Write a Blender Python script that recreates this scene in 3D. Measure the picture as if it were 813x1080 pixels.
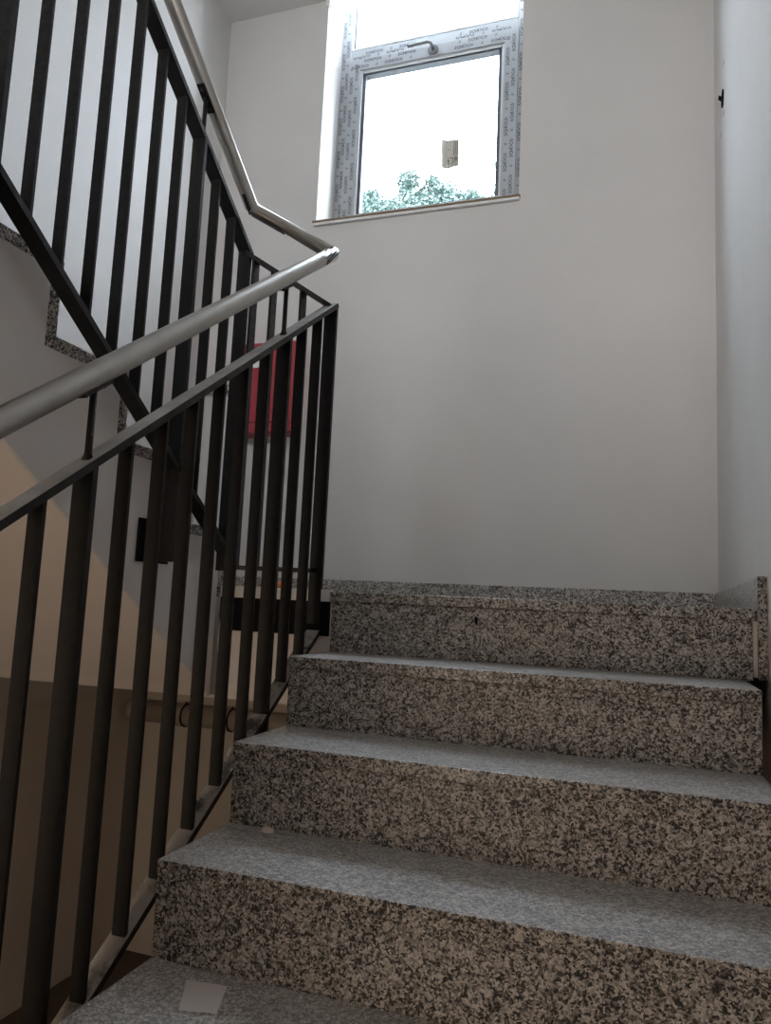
import bpy, bmesh, math, random
from mathutils import Vector, Matrix
random.seed(7)
C = bpy.context.scene
for o in list(bpy.data.objects):
    bpy.data.objects.remove(o)
col = C.collection

# ------------------------------------------------------------------ camera, sky, fill lights, exposure
FPX = 786.5
fw = Vector((-0.3194, 0.9399, 0.1209)); rt = Vector((0.9476, 0.3162, 0.0458)); up = Vector((-0.0048, -0.1292, 0.9916))
cd = bpy.data.cameras.new('camera'); cam = bpy.data.objects.new('camera', cd); col.objects.link(cam)
cd.sensor_fit = 'VERTICAL'; cd.sensor_height = 24.0; cd.lens = FPX/1080*24.0; cd.clip_start = .02
cam.matrix_world = Matrix(((rt.x, up.x, -fw.x, .828), (rt.y, up.y, -fw.y, -.9836), (rt.z, up.z, -fw.z, .6539), (0, 0, 0, 1)))
C.camera = cam

W = bpy.data.worlds.new('sky'); C.world = W; W.use_nodes = True
bg = W.node_tree.nodes['Background']
# bright overcast sky: three times brighter overhead than at the horizon
wn = W.node_tree.nodes; wl = W.node_tree.links
wc = wn.new('ShaderNodeTexCoord'); wsx = wn.new('ShaderNodeSeparateXYZ'); wl.new(wc.outputs['Generated'], wsx.inputs[0])
wm = wn.new('ShaderNodeMapRange'); wm.inputs['From Min'].default_value = 0; wm.inputs['From Max'].default_value = 1
wm.inputs['To Min'].default_value = 9.6; wm.inputs['To Max'].default_value = 28.8; wl.new(wsx.outputs['Z'], wm.inputs['Value'])
wl.new(wm.outputs[0], bg.inputs[1]); bg.inputs[0].default_value = (.77, .868, 1.0, 1)

def area(name, loc, target, size, power, colr, size_y=None, spread=180):
    l = bpy.data.lights.new(name, 'AREA'); l.energy = power; l.color = colr; l.size = size; l.spread = math.radians(spread)
    if size_y: l.shape = 'RECTANGLE'; l.size_y = size_y
    o = bpy.data.objects.new(name, l); col.objects.link(o); o.location = loc
    o.rotation_euler = (Vector(target)-Vector(loc)).to_track_quat('-Z', 'Y').to_euler()
    return o
area('warm_fill', (-.42, -2.1, .2), (-.9, 1.6, -.6), .8, 10.5, (1, .77, .57), .8)         # added unseen fill, warms the soffit, risers and lower walls
area('upper_fill', (-.3, -3.7, 3.3), (.1, 2.5, 1.75), 1.4, 23, (1.0, .98, .97), 1.1, 95)   # added unseen fill, beam narrowed to brighten the back wall

C.view_settings.view_transform = 'Standard'; C.view_settings.look = 'None'
C.view_settings.gamma = 1; C.view_settings.use_curve_mapping = False
C.view_settings.exposure = .42

# ------------------------------------------------------------------ materials
def mat(name, color, rough=.6, metal=0.0, spec=.5):
    m = bpy.data.materials.new(name); m.use_nodes = True
    b = m.node_tree.nodes['Principled BSDF']
    b.inputs['Base Color'].default_value = (*color, 1); b.inputs['Roughness'].default_value = rough
    b.inputs['Metallic'].default_value = metal; b.inputs['Specular IOR Level'].default_value = spec
    return m
def nd(m, t): return m.node_tree.nodes.new(t)
def lk(m, a, b): m.node_tree.links.new(a, b)
def bsdf(m): return m.node_tree.nodes['Principled BSDF']
def coords(m): return nd(m, 'ShaderNodeTexCoord').outputs['Object']
def noise(m, vec, scale, detail=3, rough=.5):
    n = nd(m, 'ShaderNodeTexNoise'); lk(m, vec, n.inputs['Vector'])
    n.inputs['Scale'].default_value = scale; n.inputs['Detail'].default_value = detail; n.inputs['Roughness'].default_value = rough
    return n.outputs['Fac']
def ramp(m, fac, stops, interp='LINEAR'):
    r = nd(m, 'ShaderNodeValToRGB'); r.color_ramp.interpolation = interp
    e = r.color_ramp.elements
    while len(e) < len(stops): e.new(.5)
    for el, (p, c) in zip(e, stops): el.position = p; el.color = (*c, 1)
    lk(m, fac, r.inputs['Fac']); return r.outputs['Color']
def mixc(m, fac, a, b, mode='MIX'):
    x = nd(m, 'ShaderNodeMix'); x.data_type = 'RGBA'; x.blend_type = mode
    if isinstance(fac, float): x.inputs[0].default_value = fac
    else: lk(m, fac, x.inputs[0])
    for v, s in ((a, 6), (b, 7)):
        if isinstance(v, tuple): x.inputs[s].default_value = (*v, 1)
        else: lk(m, v, x.inputs[s])
    return x.outputs[2]
def bump(m, h, strength, dist=.002):
    b = nd(m, 'ShaderNodeBump'); b.inputs['Strength'].default_value = strength; b.inputs['Distance'].default_value = dist
    lk(m, h, b.inputs['Height']); lk(m, b.outputs['Normal'], bsdf(m).inputs['Normal'])

def wall_mat(name, c, var=.03):
    m = mat(name, c, .85, spec=.25); v = coords(m)
    n = noise(m, v, 2.2, 5, .6)
    lk(m, ramp(m, n, [(.3, tuple(x*(1-var) for x in c)), (.7, tuple(min(1, x*(1+var)) for x in c))]), bsdf(m).inputs['Base Color'])
    bump(m, noise(m, v, 90, 4), .12, .001)
    return m
M_wall = wall_mat('wall_paint', (.66, .645, .63))
M_ceil = wall_mat('ceiling_paint', (.76, .75, .73))
M_plast = wall_mat('stair_side_plaster', (.80, .755, .72), .04)
M_low = wall_mat('lower_wall_paint', (.72, .66, .60), .06)
M_floor = wall_mat('dusty_screed', (.13, .105, .085), .2)
M_ground = wall_mat('outside_ground', (.18, .17, .14), .2)

def granite(name, dust, rough, tint=(1, 1, 1), up_dust_light=0):
    m = mat(name, (.3, .28, .26), rough); v = coords(m)
    # slightly wobbled cells = mineral grains
    wob = nd(m, 'ShaderNodeTexNoise'); lk(m, v, wob.inputs['Vector']); wob.inputs['Scale'].default_value = 160; wob.inputs['Detail'].default_value = 2
    add = nd(m, 'ShaderNodeMix'); add.data_type = 'RGBA'; add.blend_type = 'LINEAR_LIGHT'; add.inputs[0].default_value = .006
    lk(m, v, add.inputs[6]); lk(m, wob.outputs['Color'], add.inputs[7])
    vo = nd(m, 'ShaderNodeTexVoronoi'); vo.inputs['Scale'].default_value = 262; vo.inputs['Randomness'].default_value = 1
    lk(m, add.outputs[2], vo.inputs['Vector'])
    sep = nd(m, 'ShaderNodeSeparateColor'); lk(m, vo.outputs['Color'], sep.inputs[0])
    big = noise(m, v, 45, 2)
    ma = nd(m, 'ShaderNodeMath'); ma.operation = 'MULTIPLY_ADD'; ma.inputs[1].default_value = .62
    lk(m, sep.outputs[0], ma.inputs[0])
    mb = nd(m, 'ShaderNodeMath'); mb.operation = 'MULTIPLY'; mb.inputs[1].default_value = .42; lk(m, big, mb.inputs[0]); lk(m, mb.outputs[0], ma.inputs[2])
    t = lambda *c: tuple(a*b for a, b in zip(c, tint))
    cr = ramp(m, ma.outputs[0], [(0, t(.010, .010, .012)), (.33, t(.016, .016, .018)), (.40, t(.11, .105, .10)), (.50, t(.27, .255, .24)),
                                (.60, t(.42, .40, .375)), (.74, t(.66, .635, .60)), (1, t(.85, .83, .80))])
    if dust:
        dn = noise(m, v, 7, 5, .65)
        cr = mixc(m, ramp(m, dn, [(.3, (dust*.4,)*3), (.72, (dust,)*3)]), cr, (.42, .37, .32))
    if up_dust_light:                                  # upward faces only: dust, paled further to imitate window light on treads
        g = nd(m, 'ShaderNodeNewGeometry'); sx = nd(m, 'ShaderNodeSeparateXYZ'); lk(m, g.outputs['True Normal'], sx.inputs[0])
        dn = ramp(m, noise(m, v, 6, 6, .65), [(.3, (up_dust_light*.6,)*3), (.7, (up_dust_light,)*3)])
        cr = mixc(m, mixc(m, 1.0, ramp(m, sx.outputs['Z'], [(.5, (0,)*3), (.8, (1,)*3)]), dn, 'MULTIPLY'), cr, (.70, .685, .67))
    lk(m, cr, bsdf(m).inputs['Base Color'])
    return m
M_gr = granite('granite_riser', .06, .42, (.96, .94, .92))
M_gt = granite('granite_tread', .06, .34, (1, .975, .95), up_dust_light=.42)
M_gs = granite('granite_skirting', .1, .3)

def steel_black(name):
    m = mat(name, (.01, .01, .01), .42, 0, .35); v = coords(m)
    n = noise(m, v, 35, 5, .7)
    lk(m, ramp(m, n, [(.35, (.0055, .0055, .007)), (.64, (.010, .0092, .0085)), (.8, (.03, .025, .02))]), bsdf(m).inputs['Base Color'])
    lk(m, ramp(m, noise(m, v, 60, 3), [(.3, (.34,)*3), (.7, (.6,)*3)]), bsdf(m).inputs['Roughness'])
    return m
M_blk = steel_black('black_painted_steel')
def dusty_steel(name):                       # the flat top bars carry a coat of building dust on their upward faces
    m = mat(name, (.02, .02, .02), .5); v = coords(m)
    g = nd(m, 'ShaderNodeNewGeometry'); s = nd(m, 'ShaderNodeSeparateXYZ'); lk(m, g.outputs['True Normal'], s.inputs[0])
    upf = ramp(m, s.outputs['Z'], [(.45, (0,)*3), (.7, (1,)*3)])
    patch = ramp(m, noise(m, v, 14, 6, .7), [(.36, (.06,)*3), (.50, (.95,)*3)])
    f = mixc(m, 1.0, upf, patch, 'MULTIPLY')
    lk(m, mixc(m, f, (.008, .008, .008), (.32, .285, .25)), bsdf(m).inputs['Base Color'])
    return m
M_dust = dusty_steel('dusty_black_steel')
def tube_mat():
    m = mat('brushed_stainless_steel', (.42, .40, .37), .34, .9); v = coords(m)
    n = noise(m, v, 9, 3, .5)
    lk(m, ramp(m, n, [(.3, (.36, .34, .31)), (.7, (.45, .43, .40))]), bsdf(m).inputs['Base Color'])
    return m
M_cap = mat('grey_primed_steel', (.20, .195, .185), .5); _v = coords(M_cap)
lk(M_cap, ramp(M_cap, noise(M_cap, _v, 12, 6, .7), [(.35, (.26, .25, .24)), (.65, (.42, .40, .38))]), bsdf(M_cap).inputs['Base Color'])
M_tube = tube_mat()
M_cut = mat('shiny_cut_steel', (.5, .5, .5), .3, 1.0)
M_pvc = mat('window_plastic', (.48, .50, .52), .4)
M_film = mat('protective_film', (.33, .35, .37), .45)
M_print = mat('film_print', (.055, .064, .072), .8, spec=.1)
M_gask = mat('rubber_gasket', (.08, .09, .11), .6)
M_hand = mat('handle_grey', (.13, .135, .14), .4)
M_red = mat('red_painted_steel', (.36, .03, .045), .4)
M_dark = mat('matt_black', (.005, .005, .006), .7, spec=.12)
M_sill = mat('raw_board_edge', (.22, .16, .10), .8)
M_white = mat('white_plastic', (.78, .78, .77), .5)
M_pipe = mat('plastic_pipe', (.46, .40, .34), .5)
M_paper = mat('sticker_paper', (.48, .465, .41), .8)
M_ink = mat('sticker_ink', (.05, .05, .048), .8)
M_stone = mat('stone_chip', (.78, .69, .60), .9)
M_tape = mat('clear_tape', (.80, .755, .73), .3)
M_orange = mat('orange_plastic', (.8, .25, .05), .5)
M_copper = mat('brass', (.6, .42, .2), .3, 1.0)
M_leaf = mat('leaves', (.075, .115, .10), .6, spec=.2)
M_leaf2 = mat('leaves_pale', (.10, .14, .12), .6, spec=.2)
M_bark = mat('bark', (.06, .05, .04), .9)
def glass_mat():
    m = bpy.data.materials.new('window_glass'); m.use_nodes = True; nt = m.node_tree
    nt.nodes.remove(nt.nodes['Principled BSDF']); out = nt.nodes['Material Output']
    t = nt.nodes.new('ShaderNodeBsdfTransparent'); t.inputs[0].default_value = (.96, .97, .97, 1)
    g = nt.nodes.new('ShaderNodeBsdfGlossy'); g.inputs['Roughness'].default_value = .02
    mx = nt.nodes.new('ShaderNodeMixShader')
    mx.inputs[0].default_value = .05; nt.links.new(t.outputs[0], mx.inputs[1]); nt.links.new(g.outputs[0], mx.inputs[2])
    nt.links.new(mx.outputs[0], out.inputs['Surface']); return m
M_glass = glass_mat()

# ------------------------------------------------------------------ helpers
class MB:
    def __init__(s): s.v = []; s.f = []; s.mi = []
    def add(s, vs, fs, mi=0):
        n = len(s.v); s.v += [tuple(v) for v in vs]; s.f += [tuple(i+n for i in f) for f in fs]; s.mi += [mi]*len(fs); return s
    def box(s, a, b, mi=0):
        (x0, y0, z0), (x1, y1, z1) = a, b
        x0, x1 = min(x0, x1), max(x0, x1); y0, y1 = min(y0, y1), max(y0, y1); z0, z1 = min(z0, z1), max(z0, z1)
        return s.add([(x0,y0,z0),(x1,y0,z0),(x1,y1,z0),(x0,y1,z0),(x0,y0,z1),(x1,y0,z1),(x1,y1,z1),(x0,y1,z1)],
                     [(0,3,2,1),(4,5,6,7),(0,1,5,4),(1,2,6,5),(2,3,7,6),(3,0,4,7)], mi)
    def bar(s, p, q, w, h, side=(1, 0, 0), mi=0):                 # flat bar: w along side, h across
        p, q = Vector(p), Vector(q); d = (q-p).normalized(); sd = Vector(side); sd = (sd-d*sd.dot(d)).normalized(); n = sd.cross(d)
        vs = [c+sd*a*w/2+n*b*h/2 for c in (p, q) for a, b in ((-1,-1),(1,-1),(1,1),(-1,1))]
        return s.add(vs, [(0,1,2,3),(7,6,5,4),(0,4,5,1),(1,5,6,2),(2,6,7,3),(3,7,4,0)], mi)
    def prism(s, poly, x0, x1, mi=0):                             # polygon in (y,z), extruded along x
        n = len(poly)
        vs = [(x0, y, z) for y, z in poly]+[(x1, y, z) for y, z in poly]
        return s.add(vs, [tuple(range(n)), tuple(range(2*n-1, n-1, -1))]+[(i, i+n, (i+1) % n+n, (i+1) % n) for i in range(n)], mi)
    def tube(s, pts, r, seg=20, caps=True, mi=0):
        pts = [Vector(p) for p in pts]; n = len(pts); base = None; rings = []
        for i, p in enumerate(pts):
            d = (pts[min(i+1, n-1)]-pts[max(i-1, 0)]).normalized()
            if base is None: base = d.orthogonal().normalized()
            base = (base-d*base.dot(d)).normalized(); b2 = d.cross(base)
            k = 1.0
            if 0 < i < n-1:
                d1 = (p-pts[i-1]).normalized(); k = 1/max(.6, d1.dot(d))
            rr = r[i] if isinstance(r, (list, tuple)) else r
            ring = []
            for j in range(seg):
                a = 2*math.pi*j/seg; o = base*math.cos(a)+b2*math.sin(a)
                if k > 1.001:                                      # keep the width through a mitred corner
                    bis = (pts[i+1]-p).normalized()-(p-pts[i-1]).normalized(); bis.normalize(); o = o+bis*o.dot(bis)*(k-1)
                ring.append(p+o*rr)
            rings.append(ring)
        vs = [v for R in rings for v in R]; fs = []
        for i in range(n-1):
            for j in range(seg):
                a = i*seg+j; b = i*seg+(j+1) % seg; fs.append((a, b, b+seg, a+seg))
        if caps: fs += [tuple(range(seg-1, -1, -1)), tuple(range((n-1)*seg, n*seg))]
        return s.add(vs, fs, mi)
    def build(s, name, mats, parent=None, smooth=False, bevel=0):
        me = bpy.data.meshes.new(name); me.from_pydata(s.v, [], s.f); me.validate()
        for m in (mats if isinstance(mats, (list, tuple)) else [mats]): me.materials.append(m)
        for p, mi in zip(me.polygons, s.mi): p.material_index = mi
        bm = bmesh.new(); bm.from_mesh(me)
        bmesh.ops.recalc_face_normals(bm, faces=bm.faces[:]); bm.to_mesh(me); bm.free()
        if smooth:
            for p in me.polygons: p.use_smooth = len(p.vertices) <= 4
        o = bpy.data.objects.new(name, me); col.objects.link(o)
        if parent is not None: adopt(o, parent)
        if bevel:
            b = o.modifiers.new('bevel', 'BEVEL'); b.width = bevel; b.segments = 2; b.limit_method = 'ANGLE'
        return o
def wpos(o):
    p = Vector(o.location)
    return p if o.parent is None else p+o.matrix_parent_inverse.translation+wpos(o.parent)
def adopt(o, parent):
    o.parent = parent; o.matrix_parent_inverse = Matrix.Translation(-wpos(parent))
def tag(o, label, cat, group=None):
    o['label'] = label; o['category'] = cat
    if group: o['group'] = group
    return o
def thing(name, label, cat, loc, group=None):
    o = bpy.data.objects.new(name, None); col.objects.link(o); o.location = loc; o.empty_display_size = .1
    return tag(o, label, cat, group)
def struct(o): o['kind'] = 'structure'; return o

# ------------------------------------------------------------------ measures
RISE, RUN = .17, .2519
WA = 1.074                   # flight going up on the right: x 0..WA
GX = -.3585                  # inner edge of the flight coming down on the left
XL, XL2, XLOW = -1.4683, -1.435, -1.74
XR, YB = 1.161, 2.519
Y4, Z4 = 4*RUN, 4*RISE       # landing edge
ZC, ZF = 4.03, -1.19
YF = 2.722                   # window frame face
WX0, WX1, WZ0, WZ1 = -.84, .262, 2.69, 4.5

# ------------------------------------------------------------------ the setting
b = MB()
b.box((-2.1, YB, ZF-.1), (1.45, YB+.38, WZ0-.02)); b.box((-2.1, YB, WZ0-.02), (WX0, YB+.38, 5.2)); b.box((WX1, YB, WZ0-.02), (1.45, YB+.38, 5.2)); b.box((WX0, YB, WZ1), (WX1, YB+.38, 5.2))
struct(b.build('wall_back', M_wall))
b = MB(); b.box((XL-.4, -4, .2), (XL, YB, 4.3)); b.box((XL-.01, -4, .2), (XL2, 2.183, 4.3))
struct(b.build('wall_left', M_wall))
struct(MB().box((XLOW-.2, -4, ZF-.1), (XLOW, YB, .2)).build('wall_left_lower', M_low))
struct(MB().box((-2.1, YB-.004, ZF-.1), (1.3, YB, .352)).build('wall_back_lower', M_low))
XR1 = 1.124
rp_ = [(XR, YB), (XR1, Y4), (XR1, -4), (XR+.25, -4), (XR+.25, YB)]; n_ = len(rp_)
struct(MB().add([(x, y, ZF-.1) for x, y in rp_]+[(x, y, 4.3) for x, y in rp_], [tuple(range(n_)), tuple(range(2*n_-1, n_-1, -1))]+[(i, (i+1) % n_, (i+1) % n_+n_, i+n_) for i in range(n_)]).build('wall_right', M_wall))
struct(MB().box((-2.1, -4.2, ZF-.1), (1.45, -4, 4.3)).build('wall_rear', M_wall))
struct(MB().box((-2.1, -4, ZC), (1.45, YB, ZC+.25)).build('ceiling', M_ceil))
struct(MB().box((-2.1, -4, ZF-.15), (1.45, YB, ZF)).build('floor', M_floor))
YU = Y4-11*RUN
struct(MB().box((XL2, -4, 2.2), (XR, YU, Z4+11*RISE)).build('floor_upper', M_ceil))
struct(MB().box((-30, YB+.4, ZF-.3), (30, 40, ZF-.2)).build('ground_outside', M_ground))
# landing slab between the flights
b = MB(); b.box((XL, Y4+.004, .352), (WA, YB, Z4-.03)); b.box((WA, Y4+.03, Z4-.16), (XR, YB, Z4-.031))
struct(b.build('floor_landing', M_plast))
b = MB(); b.box((XL2+.002, Y4+.022, Z4-.03), (-.001, YB, Z4)); b.box((-.001, Y4+.02, Z4-.03), (XR1+.002, YB, Z4))
struct(b.build('floor_landing_paving', M_gt, bevel=.002))
struct(MB().box((GX, Y4-.008, Z4-.03), (-.003, Y4+.0215, Z4+.004)).build('trim_4', M_ceil))  # pale colour stands in for light on this landing edge
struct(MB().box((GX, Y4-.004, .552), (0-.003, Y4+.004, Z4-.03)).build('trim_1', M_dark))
# skirting stones
b = MB()
for x0, x1 in ((XL+.002, -.93), (-.928, -.31), (-.308, .33), (.332, .93), (.932, XR)): b.box((x0, YB-.014, Z4), (x1-.001, YB-.0001, Z4+.078))
struct(b.build('baseboard_back', M_gs, bevel=.001))
b = MB(); b.add([(x, y, z) for z in (Z4, Z4+.078) for x, y in ((XR1-.014, Y4+.016), (XR1, Y4+.016), (XR, YB-.0145), (XR-.0145, YB-.0145))], [(0,1,2,3),(7,6,5,4),(0,4,5,1),(1,5,6,2),(2,6,7,3),(3,7,4,0)])
b.box((XR1-.021, Y4-.005, Z4-.167), (XR1-.0005, Y4+.0155, Z4+.078))
struct(b.build('baseboard_right', M_gs, bevel=.001))
struct(MB().box((XR1-.031, Y4+.003, Z4-.162), (XR1-.0215, Y4+.02, Z4-.029)).build('trim_2', M_low))

# ------------------------------------------------------------------ window
win = bpy.data.objects.new('window_1', None); col.objects.link(win); win.location = (WX0, YF, WZ0); struct(win)
def ring(bm_, x0, x1, z0, z1, w, ya, yb_, wb=None, wt=None, mi=0):
    wb = wb or w; wt = wt or w
    bm_.box((x0, ya, z0), (x0+w, yb_, z1), mi); bm_.box((x1-w, ya, z0), (x1, yb_, z1), mi)
    bm_.box((x0+w, ya, z0), (x1-w, yb_, z0+wb), mi); bm_.box((x0+w, ya, z1-wt), (x1-w, yb_, z1), mi)
TZ0, TZ1 = 3.71, 3.865
b = MB(); ring(b, WX0, WX1, WZ0, WZ1, .062, YF+.012, YF+.09); b.box((WX0+.062, YF+.012, TZ0+.085), (WX1-.062, YF+.09, TZ1))
b.build('window_frame', M_film, win, bevel=.003)
b = MB(); ring(b, WX0+.055, WX1-.055, WZ0+.055, TZ0+.085, .075, YF-.006, YF+.07); b.build('sash', M_film, win, bevel=.004)
b = MB(); ring(b, WX0+.13, WX1-.13, WZ0+.13, TZ0+.01, .014, YF+.0, YF+.03); b.build('glazing_bead', M_pvc, win, bevel=.003)
b = MB(); ring(b, WX0+.062, WX1-.062, TZ1, WZ1-.062, .014, YF+.01, YF+.04); b.build('glazing_bead', M_pvc, win, bevel=.003)
b = MB(); ring(b, WX0+.143, WX1-.143, WZ0+.143, TZ0-.003, .020, YF+.012, YF+.056, .009, .012); b.build('gasket', M_gask, win)  # gasket widened at the sides, its dark colour imitating the shaded outer frame
b = MB(); ring(b, WX0+.075, WX1-.075, TZ1+.013, WZ1-.075, .009, YF+.02, YF+.06); b.build('gasket', M_gask, win)
MB().box((WX0+.12, YF+.05, WZ0+.12), (WX1-.12, YF+.056, TZ0+.02)).build('pane', M_glass, win)
MB().box((WX0+.06, YF+.06, TZ1-.01), (WX1-.06, YF+.066, WZ1-.05)).build('pane', M_glass, win)
# tilt handle on the middle rail
hx, hz = -.272, 3.755
b = MB(); b.tube([(hx, YF-.006, hz), (hx, YF-.016, hz)], .030, 24); h = b.build('handle_rose', M_hand, win, smooth=True, bevel=.002)
b = MB(); b.tube([(hx, YF-.014, hz+.004), (hx-.004, YF-.052, hz+.012), (hx-.02, YF-.06, hz+.014), (hx-.135, YF-.060, hz+.010)], .0085, 12); b.build('handle_lever', M_hand, h, smooth=True)
# printed protective film: rows of the maker's word on every member
def word_mesh(word, size):
    cu = bpy.data.curves.new('w', 'FONT'); cu.body = word; cu.size = size; cu.align_x = 'CENTER'; cu.align_y = 'CENTER'; cu.resolution_u = 1; cu.offset = .0006
    o = bpy.data.objects.new('w', cu); me = o.to_mesh(); vs = [v.co.copy() for v in me.vertices]; fs = [tuple(p.vertices) for p in me.polygons]
    o.to_mesh_clear(); bpy.data.objects.remove(o); bpy.data.curves.remove(cu); return vs, fs
wv, wf = word_mesh('SCH\u00dcCO', .026)
tv, tf = word_mesh('//', .020)
b = MB()
def stamp(vs, fs, x, z, y, ang):
    c, s = math.cos(ang), math.sin(ang)
    b.add([(x+v.x*c-v.y*s, y, z+v.x*s+v.y*c) for v in vs], fs)
def col_rows(x0, x1, n, z0, z1, y, ang, pitch=.205):
    for i in range(n):
        x = x0+(i+.5)*(x1-x0)/n; z = z0+.06+(i*.077) % pitch
        while z < z1-.03:
            stamp(wv, wf, x, z, y, ang)
            if z+pitch/2 < z1-.02: stamp(tv, tf, x, z+pitch/2, y, ang)
            z += pitch
def row_rows(z0, z1, n, x0, x1, y, pitch=.205, skip=None):
    for i in range(n):
        z = z0+(i+.5)*(z1-z0)/n; x = x0+.06+(i*.077) % pitch
        while x < x1-.04:
            for vs, fs, xx in ((wv, wf, x), (tv, tf, x+pitch/2)):
                if xx < x1-.03 and not (skip and abs(xx-skip) < .075): stamp(vs, fs, xx, z, y, 0)
            x += pitch
ys, yo = YF-.0068, YF+.0112
col_rows(WX0+.062, WX0+.125, 2, WZ0+.06, TZ0+.08, ys, -math.pi/2); col_rows(WX1-.125, WX1-.062, 2, WZ0+.06, TZ0+.08, ys, math.pi/2)
col_rows(WX0+.004, WX0+.052, 2, WZ0+.03, WZ1, yo, -math.pi/2); col_rows(WX1-.052, WX1-.004, 2, WZ0+.03, WZ1, yo, math.pi/2)
row_rows(TZ0+.014, TZ0+.08, 2, WX0+.07, WX1-.07, ys, skip=hx); row_rows(TZ0+.09, TZ1-.018, 2, WX0+.07, WX1-.07, yo, skip=hx)
row_rows(WZ0+.065, WZ0+.125, 2, WX0+.07, WX1-.07, ys)
b.build('film_print', M_print, win)
b = MB(); b.box((WX0-.012, YB-.022, WZ0-.004), (WX1+.008, YF+.012, WZ0+.006)); bo = b.build('sill_board_edge', M_sill, win)
b = MB(); b.box((WX0-.008, YB-.018, WZ0-.018), (WX1+.005, YF+.012, WZ0-.0045)); b.build('sill', M_white, win)
struct(MB().box((WX0-.012, YB-.012, 3.995), (WX0+.012, YB+.02, ZC)).build('trim_3', M_white))      # plaster corner bead at the window head

# ------------------------------------------------------------------ right-hand flight
st = thing('staircase', 'granite-clad flight of steps climbing away to the landing under the window', 'staircase', (WA/2, -2*RUN, -3*RISE))
KLOW = -7
poly = []
for k in range(KLOW, 5): poly += [(k*RUN+.024, (k-1)*RISE-.03), (k*RUN+.024, k*RISE-.03)]
poly[0] = (KLOW*RUN+.024, ZF); poly.append((Y4+.024+.1, Z4-.03)); poly.append((Y4+.124, .40)); poly.append((Y4-.01, .352)); poly.append((-.95, -.97)); poly.append((-1.27, ZF))
MB().prism(poly, .012, WA-.012).build('stair_core', M_plast, st)
for k in range(KLOW+1, 5):
    y = k*RUN; z = k*RISE
    j = random.uniform(-.002, .002)
    if k < 4: MB().box((0, y-.003+j, z-.028), (WA, y+RUN+.004, z)).build('tread', M_gt, st, bevel=.002)
    else: MB().box((-.002, y-.004, z-.028), (WA+.022, y+.02, z)).build('tread', M_gt, st, bevel=.002)
    r = MB().box((.0 if k < 4 else .002, y+.001, z-RISE), (WA if k < 4 else WA+.018, y+.022, z-.0285)).build('riser', M_gr, st, bevel=.001)
    if k == 4:
        for (cx, cz, sx, sz, m) in ((.421, .617, .006, .014, M_dark),):
            n = 9; vs = [(cx+sx*math.cos(2*math.pi*i/n)*random.uniform(.6, 1.1), y+.0004, cz+sz*math.sin(2*math.pi*i/n)*random.uniform(.6, 1.1)) for i in range(n)]
            MB().add(vs+[(v[0], y+.0012, v[2]) for v in vs], [tuple(range(n))]+[(i, (i+1) % n, (i+1) % n+n, i+n) for i in range(n)]).build('chipped_spot', m, r)

# ------------------------------------------------------------------ left-hand flight
sl = thing('staircase', 'plastered flight with granite edges rising over the stairwell on the left', 'staircase', ((GX+XL2)/2, -.3, Z4))
YBF = Y4
core = [(YBF-.03, Z4)]
NB = 11
core = [(YBF+.0, .352), (YBF-.03, .352) ]
core = []
for k in range(NB):
    yk = YBF-k*RUN; core += [(yk-.03, Z4+k*RISE), (yk-.03, Z4+(k+1)*RISE-.03)]
ye = YBF-NB*RUN+.0
core += [(ye, Z4+NB*RISE-.03), (ye, Z4+NB*RISE-.30), (.937, .390), (YBF-.03, .352+.004)]
mb = MB().prism(core, XL2+.003, GX+.0006)
co = mb.build('stair_core', M_plast, sl)
# rounded arris where the side meets the soffit
bm = bmesh.new(); bm.from_mesh(co.data)
es = [e for e in bm.edges if all(abs(v.co.x-(GX+.0006)) < 1e-4 for v in e.verts) and abs(e.verts[0].co.y-e.verts[1].co.y) > 1.0]
if es: bmesh.ops.bevel(bm, geom=es, offset=.016, segments=1, affect='EDGES')
bm.to_mesh(co.data); bm.free()
for k in range(NB):
    yk = YBF-k*RUN; z = Z4+(k+1)*RISE
    MB().box((XL2+.003, yk-.03, z-RISE), (GX+.001, yk, z-.0305)).build('riser', M_gr, sl, bevel=.001)
    MB().box((XL2+.003, yk-RUN-.03, z-.03), (GX+.001, yk+.003, z)).build('tread', M_gt, sl, bevel=.001)

# ------------------------------------------------------------------ railing (one welded piece along both flights)
XN, XF = -.05, -.31
ra = thing('stair_railing', 'black flat-bar railing with steel tube handrail turning between both flights', 'railing', (-.18, Y4, .56))
topN = lambda y: .749+(y+.14)*.687
botN = lambda y: .049+(y-.248)*.6748
tubN = lambda y: .889+(y+.158)*.703
topF = lambda y: 2.062-(y-.4)*.690
botF = lambda y: 1.406-(y-.025)*.698
tubF = lambda y: 2.015-(y-.7)*.672
pN = lambda f, y: (XN, y, f(y)); pF = lambda f, y: (XF, y, f(y))
YS, YE = -1.2, -1.55
b = MB().bar(pN(topN, YS), pN(topN, 1.012), .04, .014); b.mi = [1 if abs(sum(b.v[i][0] for i in f)/4-XN) < .001 and sum(b.v[i][2] for i in f)/4 > topN((YS+1.012)/2)+.004 else 0 for f in b.f]
tr_ = b.build('top_rail', [M_blk, M_cap], ra); tr_['label'] = 'flat top bar with a worn grey upper face'
MB().bar(pN(botN, YS), pN(botN, 1.012), .04, .014).build('bottom_rail', M_dust, ra)
MB().bar(pF(topF, YE), pF(topF, .935), .04, .014).build('top_rail', M_blk, ra)
MB().bar(pF(botF, YE), pF(botF, .925), .04, .014).build('bottom_rail', M_blk, ra)
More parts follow.
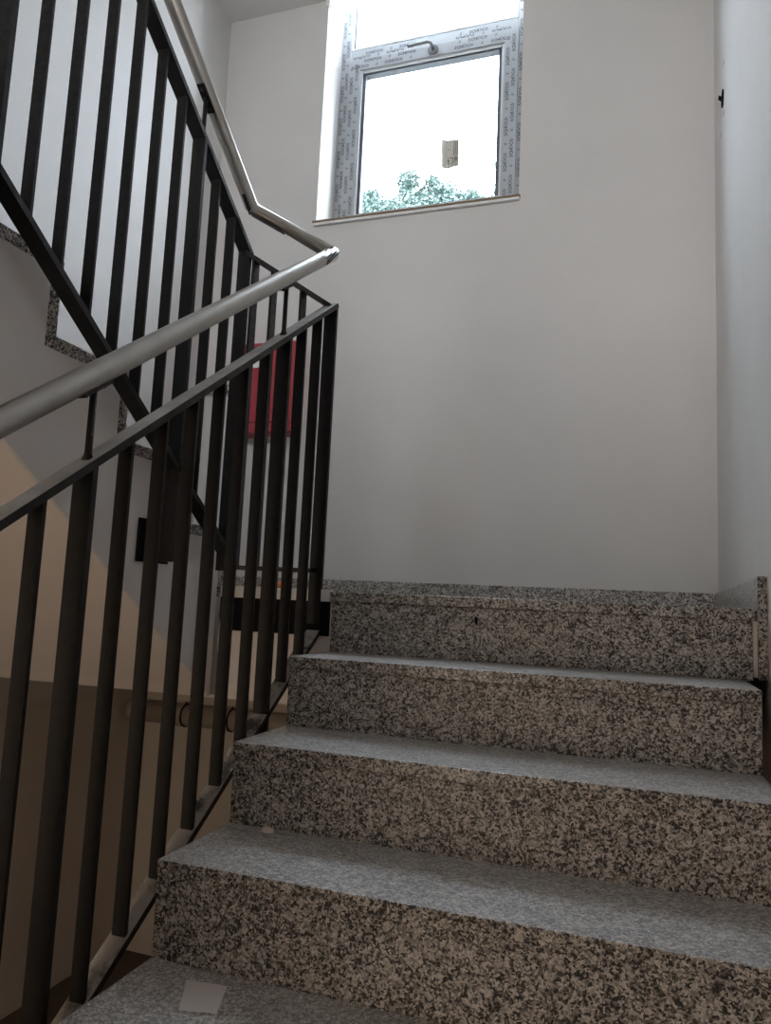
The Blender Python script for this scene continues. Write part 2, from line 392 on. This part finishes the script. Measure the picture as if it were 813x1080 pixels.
for i in range(-9, 10):
    y = .0273+.0983*i; z0, z1 = botN(y)+.004, topN(y)-.004
    if i % 7 == 0:
        MB().box((XN-.02, y-.006, z0-(.17 if i else .2)), (XN+.02, y+.006, z1)).build('post', M_blk, ra)
    else: MB().box((XN-.0145, y-.0035, z0), (XN+.0145, y+.0035, z1)).build('baluster', M_blk, ra)
MB().box((XN-.02, .999, .585), (XN+.02, 1.011, topN(1.005)-.004)).build('newel_post', M_blk, ra)
for k in range(-23, 4):
    y = .6445+.0922*k; z0, z1 = botF(y)+.004, topF(y)-.004
    if k == 3:
        MB().box((XF-.02, y-.006, .725), (XF+.02, y+.006, z1)).build('newel_post', M_blk, ra)
    elif k % 7 == 0:
        po = MB().box((XF-.02, y-.006, z0-(.245 if k == 0 else .2)), (XF+.02, y+.006, z1)).build('post', M_blk, ra)
        zb = botF(y)-.19
        b = MB(); b.box((GX+.0015, y-.064, zb-.055), (GX+.0105, y+.064, zb+.055)); b.box((GX+.01, y-.006, zb-.02), (XF-.02, y+.006, zb+.02))
        b.tube([(GX+.01, y+.04, zb+.03), (GX+.017, y+.04, zb+.03)], .009, 6); b.build('fixing_plate', M_dark, po, bevel=.001)
    else: MB().box((XF-.0145, y-.0035, z0), (XF+.0145, y+.0035, z1)).build('baluster', M_blk, ra)
# short connecting panel across the gap
KP = Vector((XF, .928, topF(.928))); NP = Vector((XN, 1.0, topN(1.0)))
MB().bar(KP, NP, .04, .012, side=(0, 1, 0)).build('top_rail', M_blk, ra)
KB = Vector((XF, .935, .736)); NBt = Vector((XN, .995, .736))
MB().bar(KB, NBt, .04, .012, side=(0, 1, 0)).build('bottom_rail', M_blk, ra)
for x in (-.280, -.222, -.133):
    t = (x-XF)/(XN-XF); y = .93+(.998-.93)*t; zt = KP.z+(NP.z-KP.z)*t
    MB().box((x-.004, y-.017, .738), (x+.004, y+.017, zt-.004)).build('baluster', M_blk, ra)
# handrail tube
ytop = .985
P1 = Vector((XF, .938, tubF(.938))); P2 = Vector((XN, .972, tubN(.965)+.012))
hr = MB().tube([pN(tubN, YS-.1), pN(tubN, ytop)], .0212, 32, caps=False).build('handrail', M_tube, ra, smooth=True)
# saw-cut open end of the tube, bright bare metal
d = (Vector(pN(tubN, ytop))-Vector(pN(tubN, 0))).normalized(); E = Vector(pN(tubN, ytop)); o1 = Vector((1, 0, 0)); o2 = o1.cross(d)
vs = []; fs = []; n = 32
for i in range(n):
    a = 2*math.pi*i/n; rr = o1*math.cos(a)+o2*math.sin(a)
    L0 = -.085-.028*math.sin(a*2+.4); L1 = .004+.005*math.sin(3*a)
    vs += [E+rr*.0217+d*L0, E+rr*.0222+d*L1, E+rr*.0185+d*L1, E+rr*.0185+d*(-.12)]
for i in range(n):
    a = 4*i; c = 4*((i+1) % n); fs += [(a, c, c+1, a+1), (a+1, c+1, c+2, a+2), (a+2, c+2, c+3, a+3)]
e = MB().add(vs, fs).build('cut_end', M_cut, hr, smooth=True); e['label'] = 'bright saw-cut end of the tube'
b = MB()
for i in range(5):
    a0 = math.radians(-38+i*22); pts = []
    for t in range(7):
        a = a0+t*.13; rr = o1*math.cos(a)+o2*math.sin(a); pts.append(E+rr*.0226+d*(-.100+t*.0165))
    b.tube(pts, .0013, 6)
b.build('grinding_burr', M_dark, hr, smooth=True)
hf = MB().tube([pF(tubF, YE-.1), tuple(P1), tuple(P2)], .0212, 32).build('handrail', M_tube, ra, smooth=True)
def bracket(f_t, f_b, y, x, parent, sgn):
    b = MB(); zt = f_t(y)-.022; b.tube([(x, y, f_b(y)+.004), (x, y, f_b(y)+.018), (x, y, zt-.004)], [.010, .0062, .0062], 12)
    s = b.build('bracket_stem', M_blk, parent, smooth=True)
    return s
def saddle(f_t, y, x, parent, half=.032):
    p = Vector((x, y-half, f_t(y-half)-.0265)); q = Vector((x, y+half, f_t(y+half)-.0265)); b = MB(); b.bar(p, q, .022, .006)
    dn = Vector((0, 0, -1))
    for c in (p.lerp(q, .18), p.lerp(q, .82)): b.tube([c, c+dn*.006], .005, 8)
    return b.build('saddle_plate', M_blk, parent)
for y in (.028, .706): bracket(tubN, topN, y, XN, hr, 1); saddle(tubN, y, XN, hr)
for y in (.655, -.02): bracket(tubF, topF, y, XF, hf, -1); saddle(tubF, y, XF, hf)
# strip welded under the bend
b = MB(); q0 = Vector((XF, .885, tubF(.885)-.0235)); q1 = P1+Vector((0, 0, -.0255)); q2 = P1.lerp(P2, .42)+Vector((0, -.004, -.0245))
b.bar(q0, q1, .012, .004); b.bar(q1, q2, .026, .004, side=(0, 1, 0)); b.build('bend_strip', M_blk, hf)

# ------------------------------------------------------------------ red hydrant cabinet on the back wall, its pipe
CX0, CX1, CZ0, CZ1, CY = -1.205, -.853, 1.50, 1.99, 2.397
ca = thing('hydrant_cabinet', 'red steel fire hose cabinet on the back wall behind the railing', 'fire cabinet', ((CX0+CX1)/2, YB, CZ0))
MB().box((CX0, CY+.012, CZ0), (CX1, YB-.001, CZ1)).build('cabinet_body', M_red, ca, bevel=.003)
dr = MB().box((CX0+.004, CY, CZ0+.058), (CX1-.004, CY+.0115, CZ1-.004)).build('door', M_red, ca, bevel=.003)
MB().box((CX0+.004, CY+.002, CZ0+.004), (CX1-.004, CY+.0115, CZ0+.054)).build('lower_panel', M_red, ca, bevel=.002)
la = MB().box((-1.115, CY-.001, 1.852), (-1.005, CY, 1.905)).build('sticker', M_white, dr); la['label'] = 'small white sticker'
b = MB()
for i in range(3): b.box((-1.06+i*.016, CY-.0015, 1.868), (-1.05+i*.016, CY-.001, 1.884))
b.build('sticker_print', M_ink, dr)
b = MB(); b.tube([(CX0+.03, CY-.004, 1.74), (CX0+.03, CY, 1.74)], .014, 16); b.build('lock', M_hand, dr, smooth=True)
wp = thing('water_pipe', 'thin grey pipe running along the back wall into the red cabinet', 'pipe', (-1.34, YB-.03, 1.775))
MB().tube([(XL+.002, YB-.03, 1.775), (CX0-.001, YB-.03, 1.775)], .017, 20).build('pipe_tube', M_white, wp, smooth=True)
MB().tube([(-1.32, YB-.03, 1.775), (-1.285, YB-.03, 1.775)], .023, 20).build('pipe_joint', M_hand, wp, smooth=True)

# pipe low on the back wall under the landing
pl = thing('drain_pipe', 'brownish drain pipe lying level along the lower wall beneath the landing', 'pipe', (-1.2, YB-.06, .03))
b = MB(); PY, PZ = YB-.065, .03
b.tube([(-1.72, PY, PZ), (-.2, PY, PZ)], .053, 28); b.build('pipe_tube', M_pipe, pl, smooth=True)
for x in (-1.69, -1.40, -1.13):
    b = MB(); b.tube([(x-.02, PY, PZ), (x+.02, PY, PZ)], .058, 28); cl = b.build('pipe_coupling', M_pipe, pl, smooth=True)
    b = MB(); b.tube([(x+.021, PY, PZ), (x+.027, PY, PZ)], .0595, 28); b.tube([(x+.024, PY, PZ+.057), (x+.024, PY-.01, PZ+.068)], .003, 6); b.build('cable_tie', M_dark, cl, smooth=True)

# thin white cable hanging by the landing edge
ply = [(GX+.02, Y4-.014, .63), (GX+.014, Y4-.018, .58), (GX+.010, Y4-.016, .52), (GX+.012, Y4-.017, .488), (GX+.024, Y4-.016, .482)]
tag(MB().tube(ply, .003, 8).build('loose_cable', M_white, smooth=True), 'thin white cable end hanging at the landing edge beside the left flight', 'cable')
tag(MB().tube([(-.197, 1.06, Z4+.012), (-.185, 1.06, Z4+.012), (-.178, 1.06, Z4+.012)], [.012, .012, .006], 14).build('plastic_plug', M_orange, smooth=True), 'tiny orange plastic plug lying on the landing behind the railing', 'plug')

# ------------------------------------------------------------------ small things
# open socket hole in the right wall, high up
XS = XR-(YB-2.056)*(XR-XR1)/(YB-Y4)
so = thing('wall_socket_box', 'small dark open socket hole in the right wall near its top', 'socket', (XS, 2.056, 2.732))
def disc(cx, cy, cz, r0, r1, x0, x1, n=28):
    m_ = MB(); vs = []; fs = []
    for i in range(n):
        a = 2*math.pi*i/n; c, s = math.cos(a), math.sin(a)
        vs += [(x0, cy+r1*c, cz+r1*s), (x1, cy+r1*c, cz+r1*s), (x1, cy+r0*c, cz+r0*s), (x0, cy+r0*c, cz+r0*s)]
    for i in range(n):
        a = 4*i; c = 4*((i+1) % n); fs += [(a, c, c+1, a+1), (a+1, c+1, c+2, a+2), (a+2, c+2, c+3, a+3)]
    return m_.add(vs, fs)
disc(0, 2.056, 2.732, .029, .034, XS+.001, XS-.005).build('box_rim', M_dark, so)
n = 28; vs = [(XS-.001, 2.056+.030*math.cos(2*math.pi*i/n), 2.732+.030*math.sin(2*math.pi*i/n)) for i in range(n)]
MB().add(vs+[(XS-.0005, v[1], v[2]) for v in vs], [tuple(range(n))]+[(i, (i+1) % n, (i+1) % n+n, i+n) for i in range(n)]).build('box_inside', M_dark, so)
b = MB(); b.tube([(XS-.001, 2.06, 2.735), (XS-.014, 2.055, 2.742), (XS-.016, 2.05, 2.728), (XS-.005, 2.05, 2.718)], .004, 8); b.build('wire_stub', M_dark, so, smooth=True)
for (y, z, w) in ((2.012, 2.858, .03), (2.03, 2.65, .03), (2.16, 2.643, .03)):
    XM = XR-(YB-y)*(XR-XR1)/(YB-Y4); b = MB(); b.box((XM-.0008, y-w/2, z-.003), (XM+.0004, y+w/2, z+.003)); b.box((XM-.0008, y-w/2, z-.006), (XM+.0004, y-w/2+.006, z+.006))
    b.build('pencil_mark', M_hand, so)

# printed paper sticker on the pane
pa = thing('paper_sticker', 'beige printed paper label stuck on the lower window pane', 'label', (-.167, YF+.049, 3.1))
A = {'tl': (-.215, 3.235), 'tr': (-.118, 3.225), 'bl': (-.205, 3.055), 'br': (-.112, 3.07)}
n = 8; vs = []; fs = []
for i in range(n+1):
    u = i/n
    for (l, r_) in (('tl', 'tr'), ('bl', 'br')):
        x = A[l][0]+(A[r_][0]-A[l][0])*u; z = A[l][1]+(A[r_][1]-A[l][1])*u
        yy = YF+.0488-(.026*(1-u/.3)**2 if u < .3 else 0); vs.append((x, yy, z))
for i in range(n): fs.append((2*i, 2*i+2, 2*i+3, 2*i+1))
po = MB().add(vs, fs).build('paper', M_paper, pa); sm = po.modifiers.new('thick', 'SOLIDIFY'); sm.thickness = .0006
b = MB(); yy = YF+.0479
def ln(x0, z0, x1, z1): b.box((x0, yy-.0002, z0), (x1, yy, z1))
ln(-.146, 3.135, -.143, 3.222); ln(-.128, 3.135, -.1255, 3.222); ln(-.146, 3.135, -.1255, 3.138)
for i in range(7): ln(-.140+.001*(i % 2), 3.146+i*.010, -.132, 3.151+i*.010)
for i in range(8): ln(-.123, 3.14+i*.010, -.118, 3.146+i*.010)
ln(-.186, 3.118, -.150, 3.122); ln(-.150, 3.092, -.147, 3.122); ln(-.150, 3.092, -.128, 3.095)
ln(-.182, 3.104, -.168, 3.109); ln(-.176, 3.082, -.171, 3.106); ln(-.158, 3.084, -.148, 3.088); ln(-.139, 3.078, -.124, 3.081)
for i in range(3): ln(-.142+.007*i, 3.1, -.138+.007*i, 3.126)
ln(-.19, 3.066, -.116, 3.069); ln(-.178, 3.168, -.174, 3.178)
b.build('print', M_ink, pa)

def chip(name, x, y, z, s, m, label, cat, seed, flat=.85):
    random.seed(seed); bm = bmesh.new(); bmesh.ops.create_icosphere(bm, subdivisions=2, radius=1)
    for v in bm.verts:
        v.co = v.co*random.uniform(.75, 1.1); v.co = Vector((v.co.x*s, v.co.y*s*.7, max(-.0, v.co.z*s*flat)))
    me = bpy.data.meshes.new(name); bm.to_mesh(me); bm.free(); me.materials.append(m)
    o = bpy.data.objects.new(name, me); col.objects.link(o); o.location = (x, y, z); o.rotation_euler.z = seed; return tag(o, label, cat)
chip('stone_chip', .102, .485, RISE, .014, M_stone, 'pale beige stone chip lying at the left end of a step', 'stone', 3)
chip('plaster_crumb', .306, .235, 0, .0035, M_white, 'tiny white plaster crumb on the lowest visible step', 'crumb', 5)
# square of clear tape stuck on the lowest step in view
q = [(.105, .206), (.178, .216), (.206, .136), (.147, .120)]
random.seed(4); vs = []; N = 8
for i in range(N+1):
    for j in range(N+1):
        u, v = i/N, j/N
        x = (q[0][0]*(1-u)+q[1][0]*u)*(1-v)+(q[3][0]*(1-u)+q[2][0]*u)*v; y = (q[0][1]*(1-u)+q[1][1]*u)*(1-v)+(q[3][1]*(1-u)+q[2][1]*u)*v
        vs.append((x, y, .0012+random.uniform(0, .0008)))
tp = MB().add(vs, [(i*(N+1)+j, (i+1)*(N+1)+j, (i+1)*(N+1)+j+1, i*(N+1)+j+1) for i in range(N) for j in range(N)]).build('tape_square', M_tape)
tag(tp, 'square of greyish clear tape stuck on the lowest step in view', 'tape')

# ------------------------------------------------------------------ trees outside
def tree(name, label, x, y, ztop, clusters, leaf, n_leaf, mleaf, seed):
    random.seed(seed)
    t = thing(name, label, 'tree', (x, y, ZF-.2), 'trees outside the window')
    b = MB(); zb = ZF-.2
    b.tube([(x, y, zb), (x+.05, y, zb+(ztop-zb)*.35), (x-.05, y+.05, zb+(ztop-zb)*.7), (x, y, ztop-.5)], [.16, .13, .08, .03], 12); b.build('trunk', M_bark, t, smooth=True)
    b = MB()
    for cx, cy, cz, r in clusters:
        b.tube([(x, y, max(zb+2, cz-1.6)), ((x+cx)/2, (y+cy)/2, cz-.6), (cx, cy, cz)], [.04, .02, .006], 6)
    b.build('branches', M_bark, t, smooth=True)
    b = MB(); tot = sum(c[3]**2 for c in clusters)
    for cx, cy, cz, r in clusters:
        for _ in range(int(n_leaf*r*r/tot)):
            d_ = Vector((random.gauss(0, 1), random.gauss(0, 1), random.gauss(0, 1))).normalized()*r*random.random()**.45*random.uniform(.75, 1.15)
            p = Vector((cx, cy, cz))+d_; a = Vector((random.uniform(-1, 1), random.uniform(-1, 1), random.uniform(-.8, .4))).normalized()
            s_ = a.orthogonal().normalized(); s_.rotate(Matrix.Rotation(random.uniform(0, 6.28), 3, a)); L = leaf*random.uniform(.7, 1.3)
            b.add([p, p+a*L*.45+s_*L*.28, p+a*L, p+a*L*.45-s_*L*.28], [(0, 1, 2, 3)], random.randint(0, 1))
    b.build('foliage', [mleaf, M_leaf2], t)
from_px = lambda u, v, y: (lambda dd: Vector((.828, -.9836, .6539))+dd*((y+.9836)/dd.y))(fw+rt*((u-406.5)/FPX)-up*((v-540)/FPX))
def cl(u, v, rpx, y):
    p = from_px(u, v, y); dep = (p-Vector((.828, -.9836, .6539))).dot(fw); return (p.x, y+random.uniform(-.3, .3), p.z, rpx*dep/FPX)
T1 = [cl(*a, 10) for a in ((433, 196, 15), (447, 203, 20), (425, 210, 14), (470, 207, 15), (488, 203, 14), (455, 190, 9), (483, 215, 16), (395, 212, 11), (387, 219, 12), (410, 219, 12), (500, 217, 10), (508, 213, 7), (440, 225, 30), (480, 230, 25), (400, 235, 22), (440, 260, 45))]
tree('tree', 'bushy green tree whose crown shows low in the window pane', -2.7, 10.2, 6.9, T1, .062, 20000, M_leaf, 11)
T2 = [cl(*a, 8.5) for a in ((530, 178, 12), (527, 198, 12), (533, 215, 18), (545, 190, 24), (519, 208, 6), (550, 230, 35))]
tree('tree', 'green tree at the right edge of the window pane', -.6, 8.7, 6.3, T2, .055, 6000, M_leaf, 12)
